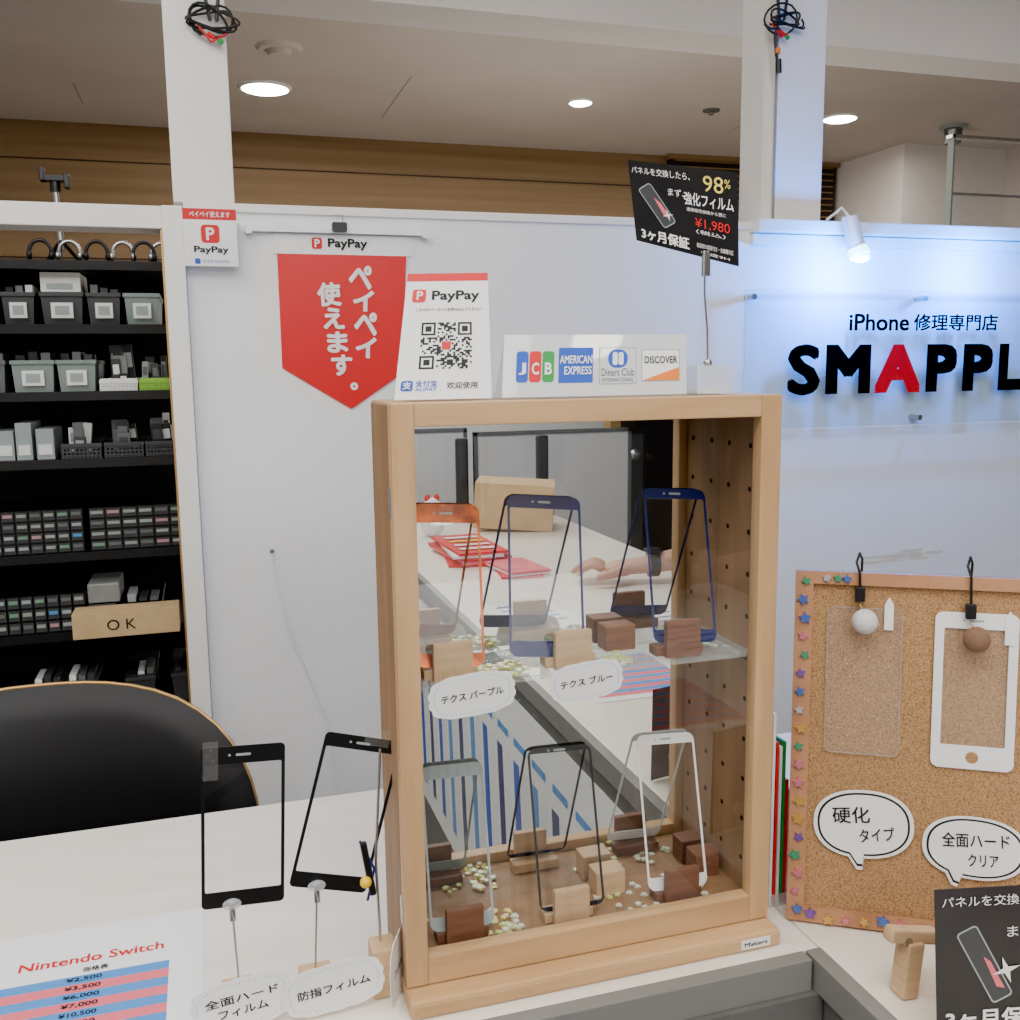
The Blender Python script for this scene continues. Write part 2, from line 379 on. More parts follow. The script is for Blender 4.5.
tag('price_label',wallf(.7632),.304,1.149,.066,.033,['テクス ブルー'],.08).done()
# ---------------------------------------------------------------- front stands
def wirestand(name,x,y,ztop,xt):
    b=B(name)
    b.b2(x-.014,x+.014,y-.012,y+.012,.8803,.903,m_block,.0015)
    b.tube([(x,y,.90),(x+(xt-x)*.3,y,.925),(xt,y,ztop-.012)],.0009,m_steel)
    b.b2(xt-.0025,xt+.0025,y-.003,y+.0005,ztop-.02,ztop,m_steel,.0008)
    b.tube([(xt-.002,y-.003,ztop-.004),(xt,y-.006,ztop-.012),(xt+.001,y-.003,ztop-.019)],.0008,m_steel)
    b.sph((xt,y-.003,ztop-.004),.006,m_acrb,(1.3,.6,.8))
    return b
b=wirestand('screen_protector_stand',.002,.80,.982,.0)
b.X=wallf(.80)@Matrix.Translation((.0125,1.044,0))@Matrix.Rotation(-.05,4,'Z');film(b,.067,.140,m_black,.0028,.015,.014,.004)
b.rect(-.032,-.020,.042,.075,m_filmc,.0012);b.X=None;b.done()
b=wirestand('screen_protector_stand',.066,.80,.986,.070)
b.X=wallf(.80)@Matrix.Translation((.0975,1.042,0))@Matrix.Rotation(-.27,4,'Z');film(b,.067,.138,m_black,.0028,.012,.014,.004)
b.rect(.0,.022,.062,.078,m_filmc,.0012);b.X=None;b.done()
b=B('clip_stand');b.b2(.112,.134,.775,.80,.8803,.925,m_block,.002);b.tube([(.122,.79,.92),(.12,.79,1.0),(.127,.79,1.10)],.0012,m_steel)
b.box((.113,.788,.995),(.006,.005,.05),m_black,.002,M=Matrix.Rotation(-.15,4,'Y'));b.sph((.110,.784,.985),.005,m_yellow);b.tube([(.107,.79,1.02),(.118,.786,.995),(.112,.79,.965)],.0012,m_navy);b.done()
tag('price_label',wallf(.772),.004,.9042,.080,.044,['全面ハード','フィルム'],.10,.008).done()
tag('price_label',wallf(.766),.078,.9065,.082,.042,['防指フィルム'],.10,.0085).done()
tag('price_label',frame((.132,.768,.912),(.4,.9,0),(0,0,1)),0,0,.05,.056,['フィルム'],0,.007).done()
# ---------------------------------------------------------------- price sheet
F=frame((-.242,.66,.8806),(1,.0,0),(0,1,0))
b=B('price_sheet',F);b.rect(0,.214,0,.315,m_white,0,.0004)
b.text('Nintendo Switch',.116,.259,.125,.0135,m_redp,.02)
b.text('価格表',.12,.240,.022,.008,m_ink,.02)
z=.232
pr=['¥2,500','¥3,500','¥6,000','¥7,000','¥10,500','¥4,500','¥8,000','¥9,000']
for i in range(15):
    b.rect(.006,.184,z-.0125,z,m_lblue if i%2==0 else m_pink,.0006)
    b.text(pr[i%8],.112,z-.0063,.03,.007,m_ink,.02,z=.001)
    z-=.0128
b.X=None;b.done()
# ---------------------------------------------------------------- case-top items
b=B('payment_card_stand')
bl,br,tr,tl=(.145,.777,1.3935),(.226,.777,1.3935),(.237,.822,1.498),(.168,.822,1.496)
b.X=quadf(bl,br,tr,tl,.8,1.25);b.rect(0,.8,0,1.25,m_white,0,.0006);b.rect(0,.8,1.17,1.25,m_redp,.0008)
b.poly(rrect(.13,.13,.025,.13,1.02),m_redp,.001);b.text('P',.135,1.02,None,.09,m_white,.03,z=.0015)
b.text('PayPay',.48,1.01,.46,.125,m_ink,.03,z=.001)
b.text('こちらのバーコードを読み込んでください',.42,.88,.62,.035,m_ink,.02,z=.001)
QN=25;q0x,q0y,qs=.175,.29,.46
def fnd(i,j):
    for a,c in ((0,0),(QN-7,0),(0,QN-7)):
        di,dj=i-a,j-c
        if -1<=di<=7 and -1<=dj<=7:
            if not(0<=di<=6 and 0<=dj<=6): return 0
            if di in(0,6) or dj in(0,6): return 1
            return 1 if 2<=di<=4 and 2<=dj<=4 else 0
    return None
for i in range(QN):
    for j in range(QN):
        f=fnd(i,j);on=f if f is not None else random.random()<.5
        if abs(i-12)<3 and abs(j-12)<3: on=0
        if on:
            k=qs/QN;b.rect(q0x+i*k,q0x+(i+1)*k,q0y+(QN-1-j)*k,q0y+(QN-j)*k,m_ink,.001)
b.poly(rrect(.08,.08,.01,q0x+qs/2,q0y+qs/2),m_redp,.0012)
b.poly(rrect(.1,.1,.02,.09,.13),m_blue,.001);b.text('支',.09,.13,.07,.07,m_white,.03,z=.0015)
b.text('支付宝',.25,.15,.18,.065,m_blue,.025,z=.001);b.text('ALIPAY',.25,.095,.18,.03,m_blue,.02,z=.001);b.text('欢迎使用',.55,.13,.26,.065,m_ink,.02,z=.001)
b.X=None
b.add([tl,tr,(.238,.846,1.3935),(.160,.846,1.3935)],[[0,1,2,3]],m_white)
b.done()
b=B('card_brand_sign')
bl,br,tr,tl=(.234,.775,1.3935),(.402,.775,1.3935),(.411,.795,1.445),(.243,.795,1.445)
b.X=quadf(bl,br,tr,tl,1.83,.56);b.rect(0,1.83,0,.56,m_signw,0,.0008)
z=.001
for i,(c,l) in enumerate(((m_blue,'J'),(m_redp,'C'),(m_green,'B'))):
    b.poly(rrect(.115,.28,.03,.18+i*.125,.27),c,z);b.text(l,.18+i*.125,.25,.07,.11,m_white,.03,z=z*1.6)
b.rect(.53,.87,.12,.44,m_blue,z);b.text('AMERICAN',.70,.33,.32,.075,m_white,.02,z=z*1.6);b.text('EXPRESS',.72,.23,.27,.075,m_white,.02,z=z*1.6)
b.rect(.93,1.31,.10,.44,m_lgrey,z*.6+.0004);b.rect(.94,1.30,.11,.43,m_signw,z*1.1)
b.poly(rrect(.20,.17,.08,1.12,.335),m_blue,z*1.2);b.poly(rrect(.05,.12,.02,1.09,.335),m_white,z*1.5);b.poly(rrect(.05,.12,.02,1.15,.335),m_white,z*1.5)
b.text('Diners Club',1.12,.21,.33,.07,m_ink,.0,z=z*1.4);b.text('INTERNATIONAL',1.12,.14,.32,.035,m_ink,.0,z=z*1.4)
b.rect(1.36,1.76,.12,.42,m_lgrey,z);b.rect(1.37,1.75,.13,.41,m_white,z*1.1);b.poly([(1.37,.13),(1.75,.13),(1.75,.25)],m_orange,z*1.4);b.text('DISCOVER',1.56,.32,.34,.07,m_ink,.02,z=z*1.6)
b.X=None;b.add([tl,tr,(.405,.81,1.3935),(.238,.81,1.3935)],[[0,1,2,3]],m_acrb)
b.done()
def poster(b,z=.0012):
    b.rect(0,1.1,0,.85,m_poster,0,.0006)
    b.text('パネルを交換したら、',.33,.755,.60,.075,m_white,.01,z=z)
    b.text('98',.86,.71,.2,.15,m_beady,.0,z=z);b.text('%',1.0,.73,.06,.08,m_beady,0,z=z)
    b.text('まず、',.48,.58,.17,.075,m_white,.01,z=z);b.text('強化フィルム',.81,.545,.50,.125,m_white,.015,z=z)
    b.text('通常販売価格から更に',.78,.44,.4,.035,m_white,0,z=z)
    b.text('¥1,980',.84,.32,.36,.105,m_redp,.01,z=z);b.text('（税込）',.82,.24,.3,.04,m_white,0,z=z)
    b.text('3ヶ月保証',.33,.10,.52,.12,m_white,.03,z=z);b.text('画面割れ保証付き・全機種対応',.86,.11,.38,.045,m_white,0,z=z)
    b.text('強度9H',.86,.045,.3,.03,m_white,0,z=z)
    ph=rot2(rrect(.16,.44,.03),.62,.27,.42)
    b.poly(ph,m_dgrey,z*.7);b.ring(ph,rot2(rrect(.145,.42,.025),.62,.27,.42),m_lgrey,z*.8,z);b.poly(rot2([(.0,-.12),(.05,-.16),(.05,.0),(.02,.08)],.62,.27,.42),m_pink,z*.9)
    b.poly(rot2([(0,.06),(.01,.01),(.06,0),(.01,-.01),(0,-.06),(-.01,-.01),(-.06,0),(-.01,.01)],.3,.38,.34),m_white,z*1.2)
b=B('memo_clip_stand')
b.X=quadf((.380,.832,1.530),(.447,.768,1.502),(.444,.768,1.580),(.371,.832,1.599),1.1,.85);poster(b)
b.X=None
b.b2(.418,.454,.785,.820,1.3925,1.418,m_acrb,.001);b.b2(.421,.451,.788,.817,1.3935,1.396,m_white);b.tube([(.436,.80,1.418),(.435,.80,1.45),(.429,.795,1.48),(.426,.79,1.505)],.0009,m_steel)
b.b2(.422,.429,.785,.789,1.495,1.517,m_steel,.001);b.sph((.436,.80,1.42),.004,m_steel);b.done()
# ---------------------------------------------------------------- wall signage
b=B('payment_banner',wallf(1.7998))
P=[(.137,1.621),(.137,1.42),(.257,1.345),(.353,1.408),(.366,1.626)]
b.poly(P,m_red,.0,.003)
b.rect(.131,.375,1.618,1.652,m_white,.0,.0035)
b.rect(.09,.40,1.654,1.664,m_gwhite,.002,.012)
for x in (.09,.40): b.poly(rrect(.012,.018,.004,x,1.658),m_gwhite,.0,.016)
b.poly(rrect(.026,.016,.003,.245,1.664),m_black,.014,.02);b.tube([(.238,1.67,.017),(.238,1.684,.017),(.251,1.684,.017),(.251,1.67,.017)],.0012,m_steel)
b.poly(rrect(.018,.02,.004,.206,1.637),m_redp,.0042);b.text('P',.2065,1.637,None,.014,m_white,.03,z=.005);b.text('PayPay',.26,1.636,.07,.020,m_ink,.03,z=.0045)
for ch,x,z,s,r in (('ペ',.281,1.580,.042,-.1),('イ',.285,1.538,.038,-.05),('ペ',.288,1.498,.042,-.1),('イ',.287,1.455,.038,-.05),('使',.224,1.549,.042,.05),('え',.231,1.507,.038,0),('ま',.236,1.465,.038,0),('す',.242,1.424,.038,0),('。',.263,1.386,.014,0)):
    b.text(ch,x,z,s,s,m_white,.04,r,z=.0042)
b.X=None;b.done()
b=B('payment_sticker')
b.X=wallf(1.7735);b.rect(-.0165,.070,1.592,1.686,m_gwhite,0,.001);b.rect(-.0165,.070,1.668,1.686,m_redp,.0012);b.text('ペイペイ使えます',.027,1.677,.066,.010,m_white,.02,z=.0016)
b.poly(rrect(.030,.030,.006,.0265,1.645),m_redp,.0013);b.text('P',.0265,1.645,None,.021,m_white,.03,z=.0018);b.text('PayPay',.027,1.618,.056,.014,m_ink,.03,z=.0014)
b.poly(rrect(.009,.009,.002,.004,1.600),m_blue,.0013);b.text('支付宝 欢迎使用',.033,1.600,.042,.005,m_blue,.0,z=.0014)
b.X=None;b.b2(-.0165,.07,1.7737,1.7995,1.66,1.67,m_gwhite);b.done()
b=B('shop_name_sign',wallf(1.772))
k_=.984
def Z(z): return 1.42+(z-1.42)*k_
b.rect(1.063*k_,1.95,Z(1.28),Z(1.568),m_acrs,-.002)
b.ring(rrect(.90,.285,.003,1.50,Z(1.424)),rrect(.897,.282,.003,1.50,Z(1.424)),m_gwhite,-.004,0)
z=.001
b.text('iPhone',1.390*k_,Z(1.502),.150,.036,m_inks,.028,z=z);b.text('修理専門店',1.590*k_,Z(1.502),.222,.036,m_inks,.028,z=z)
yc,h=Z(1.4035),.102
for ch,a,c,m in (('S',1.167,1.247,m_inks),('M',1.260,1.372,m_inks),('A',1.383,1.502,m_reds),('P',1.516,1.597,m_inks),('P',1.614,1.695,m_inks),('L',1.712,1.780,m_inks),('E',1.797,1.865,m_inks)):
    b.text(ch,(a+c)/2*k_,yc,(c-a)*k_,h if ch!='S' else h*1.03,m,.044 if ch=='S' else .05,z=z)
for x,zz in ((1.066,1.551),(1.48,1.551),(1.93,1.551),(1.066,1.298),(1.48,1.298),(1.93,1.298)):
    b.cyl((x,zz,-.028),(x,zz,.004),.006,m_steel)
b.X=None;b.done()
b=B('clip_spotlight')
b.b2(1.262,1.288,1.752,1.768,1.69,1.712,m_gwhite,.002);b.cyl((1.275,1.752,1.70),(1.275,1.740,1.69),.005,m_gwhite)
b.cyl((1.262,1.742,1.706),(1.272,1.727,1.645),.016,m_gwhite,r2=.018,n=24);b.cyl((1.272,1.727,1.645),(1.276,1.722,1.630),.019,m_lampb,r2=.021,n=24);b.sph((1.277,1.721,1.628),.020,m_lampb,(1,1,.6))
b.tube([(1.275,1.76,1.71),(1.265,1.77,1.73),(1.25,1.80,1.71)],.003,m_gwhite);b.done()
b=B('loose_wire')
b.tube([(.104,1.796,1.09),(.112,1.792,1.02),(.135,1.79,.93),(.165,1.79,.84),(.195,1.79,.741),(.20,1.79,.60),(.21,1.79,.002)],.0015,m_gwhite)
b.tube([(.104,1.794,1.09),(.106,1.79,1.05),(.112,1.79,1.04),(.125,1.79,.93),(.155,1.79,.86),(.19,1.79,.76)],.0009,m_gwhite);b.sph((.104,1.796,1.092),.004,m_grey);b.done()
def cables(name,cx,y,cz,seed):
    r=random.Random(seed);b=B(name)
    for k in range(4):
        pts=[];a0=r.uniform(0,6);R=r.uniform(.02,.036);ox=r.uniform(-.012,.012)
        for i in range(20):
            a=a0+i*.36;pts.append((cx+ox+R*math.cos(a)*1.1+i*.0006,y-.01-.004*math.sin(a*1.7+k)-.002*k,cz+R*math.sin(a)*.6+.010*math.sin(i*.5+k)))
        b.tube(pts,.0022,m_black,n=6)
    b.tube([(cx,y-.01,cz),(cx-.01,y-.012,cz+.06),(cx-.03,y,cz+.15),(cx-.02,y,cz+.4)],.003,m_black)
    b.tube([(cx+.01,y-.01,cz),(cx+.02,y-.012,cz+.08),(cx+.01,y,cz+.2),(cx+.02,y,cz+.4)],.003,m_black)
    b.tube([(cx-.02,y-.014,cz-.01),(cx,y-.016,cz-.035),(cx+.025,y-.014,cz-.02)],.002,m_redp)
    b.cyl((cx-.005,y-.015,cz-.022),(cx+.006,y-.015,cz-.028),.004,m_redp);b.cyl((cx+.012,y-.015,cz-.03),(cx+.018,y-.015,cz-.036),.004,m_green)
    return b
cables('cable_bundle',.045,1.80,1.990,3).done()
b=cables('cable_bundle',1.12,1.80,2.085,5)
b.tube([(1.115,1.788,2.08),(1.108,1.786,2.05),(1.112,1.787,2.02),(1.118,1.787,1.998)],.0028,m_black);b.cyl((1.118,1.787,2.01),(1.119,1.787,1.985),.006,m_black);b.cyl((1.114,1.784,2.03),(1.114,1.784,2.02),.005,m_orange)
b.done()
# ---------------------------------------------------------------- storage shelving
SY=2.12
b=B('black_storage_shelf')
for z in (1.633,1.51,1.379,1.245,1.056,.893,.72,.5): b.b2(-1.5,-.04,SY,SY+.36,z-.018,z,m_blackm)
b.b2(-1.5,-.04,SY+.36,SY+.38,.0,1.64,m_blackm)
for x in (-1.5,-.9,-.06): b.b2(x,x+.02,SY-.002,SY+.02,0,1.64,m_blackm);b.b2(x,x+.02,SY+.34,SY+.36,0,1.64,m_blackm)
b.done()
def X(px): return -.362+px*.00182
def sbin(xa,xb,z,h,m,label=True,lid=True,name='storage_bin'):
    b=B(name);w=xb-xa;cx=(xa+xb)/2;y=SY+.015
    vs=[(xa+.004,y+.004,z),(xb-.004,y+.004,z),(xb-.004,y+.2,z),(xa+.004,y+.2,z),(xa,y,z+h),(xb,y,z+h),(xb,y+.2,z+h),(xa,y+.2,z+h)]
    b.add(vs,[[3,2,1,0],[0,1,5,4],[1,2,6,5],[2,3,7,6],[3,0,4,7],[4,5,6,7]],m)
    b.b2(xa-.002,xb+.002,y-.003,y+.2,z+h-.008,z+h,m,.001)
    if lid:
        for k in range(3): b.b2(xa+.006+k*w*.3,xa+.006+k*w*.3+w*.22,y+.02,y+.1,z+h,z+h+random.uniform(.006,.02),random.choice([m_white,m_lgrey,m_dgrey,m_grey,m_black]))
    if label:
        b.b2(cx-w*.26,cx+w*.26,y-.004,y-.001,z+h*.2,z+h*.68,m_white);b.b2(cx-w*.17,cx+w*.17,y-.005,y-.003,z+h*.3,z+h*.58,m_lgrey)
    return b.done()
m_sage=mat('sage_plastic',C(132,146,142),.5)
for a,c,m in ((-150,-112,m_grey),(-108,-72,m_grey),(-68,-40,m_dgrey),(-36,-2,m_grey),(0,32,m_dgrey),(38,80,m_dgrey),(84,118,m_dgrey),(122,158,m_sage)): sbin(X(a),X(c),1.51,.062,m,lid=(a in(84,0,-36)))
b=B('white_carton');b.b2(X(38),X(78),SY+.03,SY+.16,1.574,1.612,m_white,.001);b.b2(X(44),X(70),SY+.028,SY+.03,1.58,1.59,m_lgrey);b.done()
for a,c,m in ((-120,-80,m_sage),(-76,-40,m_sage),(-36,-2,m_grey),(4,46,m_sage),(49,88,m_sage)): sbin(X(a),X(c),1.379,.062,m)
def basket(xa,xb,z,h,m,cols=None,tall=.04):
    b=B('plastic_basket');y=SY+.012
    b.b2(xa,xb,y,y+.18,z,z+.006,m)
    for yy in (y,y+.18):
        for k in range(4): b.b2(xa,xb,yy-.002,yy,z+.004+k*h/4,z+.008+k*h/4,m)
        b.b2(xa-.002,xb+.002,yy-.004,yy,z+h-.008,z+h,m,.001)
        n=9
        for k in range(n+1): b.b2(xa+(xb-xa-.003)*k/n,xa+(xb-xa-.003)*k/n+.003,yy-.003,yy,z,z+h,m)
    for xx in (xa,xb): b.b2(xx-.002,xx,y,y+.18,z,z+h,m)
    for k in range(6):
        w=(xb-xa)*random.uniform(.22,.42);x=random.uniform(xa+.003,xb-.003-w);yy=y+.02+k*.018
        R=Matrix.Rotation(random.uniform(-.12,.12),4,'Y');hh=h+random.uniform(.004,tall)+.004*k
        mm=random.choice(cols or [m_dgrey,m_lgrey,m_black,m_bag,m_grey,m_white])
        b.box((x+w/2,yy,z+.008+hh/2),(w,.014,hh),mm,.0005,M=R)
        b.box((x+w/2,yy-.0075,z+.008+hh*.62),(w*.7,.001,hh*.35),random.choice([m_lgrey,m_white,m_dgrey,m_grey]),0,M=R)
    b.done()
basket(X(92),X(130),1.379,.022,m_white,[m_black,m_dgrey,m_lgrey,m_dgrey],.05);basket(X(133),X(163),1.379,.022,m_lime,[m_dgrey,m_grey,m_lgrey,m_black],.04);basket(X(-150),X(-125),1.379,.022,m_lime)
for a,c,m in ((48,88,m_dgrey),(92,132,m_dgrey),(135,168,m_dgrey),(-90,-50,m_dgrey)): basket(X(a),X(c),1.245,.03,m,[m_black,m_dgrey,m_grey,m_white,m_bag],.03)
for a,c in ((-40,-22),(-20,0),(2,18),(22,40)):
    b=B('white_carton');b.b2(X(a),X(c),SY+.02,SY+.15,1.245,1.245+random.uniform(.05,.075),m_lgrey,.001);b.b2(X(a)+.004,X(c)-.004,SY+.018,SY+.02,1.255,1.275,m_white);b.done()
m_dl=mat('drawer_label_dim',C(150,158,150),.6)
m_dp=mat('drawer_label_pink',C(186,140,146),.6);m_dg=mat('drawer_label_green',C(116,154,126),.6)
def organizer(xa,xb,z,h,nc,nr):
    b=B('parts_drawer_organizer');y=SY+.01
    b.b2(xa,xb,y+.004,y+.2,z,z+h,m_black)
    cw=(xb-xa)/nc;ch=h/nr
    for i in range(nc):
        for j in range(nr):
            x=xa+i*cw;zz=z+j*ch
            b.b2(x+.002,x+cw-.002,y-.002,y+.004,zz+.0025,zz+ch-.0025,m_dgrey)
            b.b2(x+.004,x+cw-.004,y-.004,y-.002,zz+ch*.45,zz+ch*.72,random.choice([m_dl,m_grey,m_dl,m_dp,m_dg,m_lgrey,m_lblue if j==1 else m_dl]))
    b.done()
organizer(X(-60),X(64),1.056,.088,9,4);organizer(X(70),X(172),1.056,.088,6,4);organizer(X(-60),X(60),.893,.078,9,3)
sbin(X(64),X(90),.893,.05,m_dgrey,False,False);sbin(X(100),X(140),.893,.045,m_dgrey,False)
b=B('plastic_bag_box');b.b2(X(62),X(96),SY+.02,SY+.14,.944,.985,m_bag,.004);b.done()
b=B('labelled_cardboard_box');b.b2(X(50),X(160),SY-.07,SY-.004,.893,.944,m_card,.001);b.b2(X(56),X(154),SY-.002,SY+.011,.8935,.94,m_card);b.X=wallf(SY-.0705);b.text('O K',X(100),.918,.055,.022,m_ink,.01);b.X=None;b.done()
for a in (0,36,100,150): sbin(X(a-4),X(a+28),.72,.06,m_dgrey,False)
b=B('headphones')
for k,px in enumerate((36,64,92,118,140,158)):
    cx=X(px)+.01;m=m_steel if k%2 else m_black
    pts=[(cx+.020*math.cos(math.pi*i/14),SY+.02+.01*(k%2),1.648+.024*math.sin(math.pi*i/14)) for i in range(15)]
    b.tube(pts,.0038,m);b.sph((cx-.020,SY+.02,1.643),.008,m,(.7,1,1.2));b.sph((cx+.020,SY+.02,1.643),.008,m,(.7,1,1.2))
b.done()
b=B('phone_tripod');tx,ty=-.255,2.2
for a in (0,2.1,4.2): b.tube([(tx,ty,1.68),(tx+.04*math.cos(a+.5),ty+.04*math.sin(a+.5),1.634)],.004,m_black)
b.cyl((tx,ty,1.66),(tx-.003,ty,1.775),.006,m_steel);b.cyl((tx-.003,ty,1.772),(tx-.003,ty,1.792),.010,m_black);b.b2(tx-.030,tx+.024,ty-.01,ty+.012,1.792,1.804,m_black,.002)
b.b2(tx-.030,tx-.020,ty-.012,ty+.014,1.792,1.818,m_black,.002);b.b2(tx+.014,tx+.024,ty-.012,ty+.014,1.780,1.808,m_black,.002);b.cyl((tx,ty,1.74),(tx+.02,ty-.01,1.742),.004,m_black);b.done()
# ---------------------------------------------------------------- chair
b=B('office_chair')
cx,cy,cz,a_,bb=-.235,1.37,.765,.278,.236
nu,nr=60,12
EX=2.8
for side,sg in ((m_leather,-1),(m_gold,1)):
    vs=[];fs=[]
    for j in range(nr+1):
        t=j/nr
        for i in range(nu):
            an=2*math.pi*i/nu;c,s=math.cos(an),math.sin(an);k=(abs(c)**EX+abs(s)**EX)**(-1/EX)
            x=a_*k*c*t;z=bb*k*s*t
            th=.032*math.sqrt(max(0,1-t**4)) if sg<0 else .012*math.sqrt(max(0,1-t**6))
            y=cy+sg*th-1.0*x*x+.12*z
            vs.append((cx+x,y,cz+z))
    for j in range(nr):
        for i in range(nu):
            q=[j*nu+i,j*nu+(i+1)%nu,(j+1)*nu+(i+1)%nu,(j+1)*nu+i];fs.append(q if sg<0 else q[::-1])
    b.add(vs,fs,side,True)
pts=[]
for i in range(nu):
    an=2*math.pi*i/nu;c,s=math.cos(an),math.sin(an);k=(abs(c)**EX+abs(s)**EX)**(-1/EX);x=a_*k*c;z=bb*k*s
    pts.append((cx+x,cy-1.0*x*x+.12*z+.006,cz+z))
b.tube(pts,.0028,m_gold,closed=True)
b.box((cx,1.14,.50),(.46,.42,.09),m_leather,.035,seg=4)
b.tube([(cx,1.38,.62),(cx,1.36,.5),(cx,1.25,.44),(cx,1.14,.44)],.02,m_black)
b.cyl((cx,1.14,.1),(cx,1.14,.46),.025,m_steel)
for k in range(5):
    a=k*2*math.pi/5;e=(cx+.24*math.cos(a),1.14+.24*math.sin(a),.07);b.tube([(cx,1.14,.12),e],.018,m_black);b.sph((e[0],e[1],.027),.027,m_black)
b.done()
# ---------------------------------------------------------------- cork board
u=V((.846,-.533,0)).normalized();nb=V((.533,.846,0)).normalized();l=math.radians(5);v=V((0,0,1))*math.cos(l)+nb*math.sin(l)
CF=frame(V((.531,.764,.8825)),u,v)
b=B('cork_board',CF)
Wd,Hh=.40,.342
m_cf=mat('cork_frame_wood',C(172,122,84),.5,col2=C(188,138,100),scale=20)
b.rect(-.008,Wd,.0,Hh,m_woodd,-.008,-.004);b.rect(0,Wd-.01,.01,Hh-.008,m_cork,-.004,-.001)
b.rect(-.016,.0,0,Hh,m_cf,-.008,.004);b.rect(Wd-.012,Wd,0,Hh,m_cf,-.008,.004);b.rect(-.0,Wd-.012,Hh-.012,Hh,m_cf,-.008,.004);b.rect(-.0,Wd-.012,0,.014,m_cf,-.008,.004)
def star(x,y,r,m,a=0):
    pts=[((r if k%2==0 else r*.5)*math.cos(a+k*math.pi/5)+x,(r if k%2==0 else r*.5)*math.sin(a+k*math.pi/5)+y) for k in range(10)]
    b.poly(pts,m,.004,.0065)
for k in range(19): star(-.008+random.uniform(-.002,.002),.012+k*.0178,random.uniform(.0045,.0065),random.choice(stars_m),random.random())
for k in range(24): star(.006+k*.0165,.007+random.uniform(-.002,.003),random.uniform(.0042,.0065),random.choice(stars_m),random.random())
for x in (.012,.022,.03): star(x,Hh-.006,.0045,random.choice(stars_m),x*9)
b.X=CF@Matrix.Translation((.0475,.2385,.001));
b.poly(rrect(.067,.140,.006),m_filmc,0.0004)
b.ring(rrect(.067,.140,.006),rrect(.0662,.1392,.0055),m_lgrey,0,.0008)
b.X=CF@Matrix.Translation((.1445,.236,.001));film(b,.071,.146,m_gwhite,.008,.015,.022,.007,glassm=m_filmc,home=.011)
b.X=CF
for px,pz,m,cxx in ((.046,.298,m_pom,.042),(.142,.287,m_brown,.138)):
    b.sph((px,pz,.016),.0118,m,nu=20,nv=14)
    b.box((cxx,pz+.024,.006),(.009,.014,.006),m_black,.001)
    b.tube([(cxx,pz+.014,.006),(px,pz+.006,.012)],.001,m_gold)
    b.tube([(cxx,pz+.03,.006),(cxx-.001,Hh,.008),(cxx-.004,Hh+.010,.006),(cxx-.001,Hh+.018,0),(cxx+.002,Hh+.012,-.006),(cxx+.002,Hh-.01,-.011)],.0012,m_black)
for tx_,tz in ((.0685,.304),(.172,.296)):
    b.poly([(tx_-.004,tz-.015),(tx_+.004,tz-.015),(tx_+.004,tz+.009),(tx_,tz+.016),(tx_-.004,tz+.009)],m_white,.002,.003)
def bubble(cx,cy,w,h,lines,tail,rot):
    N=60;pts=[]
    for i in range(N):
        a=2*math.pi*i/N;c,s=math.cos(a),math.sin(a);k=(abs(c)**2.3+abs(s)**2.3)**(-1/2.3)
        pts.append([w*k*c,h*k*s])
    for i in range(N):
        a=i/N*360
        if abs(a-tail)<7: pts[i]=[pts[i][0]*1.1+.003,pts[i][1]*1.35]
    big=[(p[0]*1.04,p[1]*1.05) for p in pts]
    b.X=CF@Matrix.Translation((cx,cy,.0015))@Matrix.Rotation(rot,4,'Z')
    b.poly([(p[0]*1.13,p[1]*1.14) for p in pts],m_white,0,.0008);b.poly(big,m_ink,.0008,.0011);b.poly([(p[0]*.99,p[1]*.985) for p in pts],m_white,.0011,.0014)
    for t,ww,hh,ox,oy,rr in lines: b.text(t,ox,oy,ww,hh,m_ink,.013,rr,z=.002)
    b.X=CF
bubble(.052,.101,.040,.029,[('硬化',.034,.016,-.011,.009,.05),('タイプ',.032,.013,.012,-.009,.12)],262,.05)
bubble(.150,.089,.040,.026,[('全面ハード',.058,.014,0,.008,.1),('クリア',.026,.012,.008,-.010,.1)],250,-.04)
b.X=None
b.tube([tuple(CF@V((.2,.25,-.01))),(CF@V((.2,.02,-.12))).xy.to_tuple()+(.889,)],.006,m_cf)
b.done()
b=B('black_promo_card');b.X=quadf((.531,.580,.8815),(.650,.553,.8815),(.647,.562,1.008),(.528,.589,1.008),1.1,1.2)
b.rect(0,1.1,0,1.2,m_poster,0,.0008);z=.0014
b.text('パネルを交換したら、',.50,1.10,.90,.085,m_white,.01,z=z);b.text('まず、',.66,.85,.26,.09,m_white,.01,z=z);b.text('強化',.95,.87,.3,.13,m_white,.02,z=z)
b.text('3ヶ月保証',.44,.18,.76,.15,m_white,.03,z=z)
ph=rot2(rrect(.17,.62,.03),.45,.36,.60);b.poly(ph,m_dgrey,z*.6);b.ring(ph,rot2(rrect(.15,.60,.025),.45,.36,.60),m_lgrey,z*.7,z)
b.poly(rot2([(.0,-.2),(.05,-.24),(.05,.0),(.02,.06)],.45,.36,.60),m_pink,z*.8);b.poly(rot2([(0,.11),(.02,.02),(.11,0),(.02,-.02),(0,-.11),(-.02,-.02),(-.11,0),(-.02,.02)],.3,.52,.55),m_white,z*1.3)
b.X=None
b.box((.60,.61,.905),(.07,.02,.045),m_block,.001);b.done()
b=B('wooden_clothespin')
b.box((.553,.640,.935),(.050,.012,.012),m_block,.002,M=Matrix.Rotation(.22,4,'Y'));b.box((.550,.640,.906),(.016,.018,.050),m_block,.002,M=Matrix.Rotation(.10,4,'Y'));b.cyl((.545,.633,.933),(.545,.647,.933),.004,m_steel);b.done()
b=B('leaflet_rack')
for k,(m,h) in enumerate(((m_white,.20),(m_redp,.17),(m_white,.165),(m_green,.17),(m_redp,.13),(m_white,.12))):
    b.b2(.515+k*.004,.518+k*.004,.80,.90,.8805,.8805+h,m)
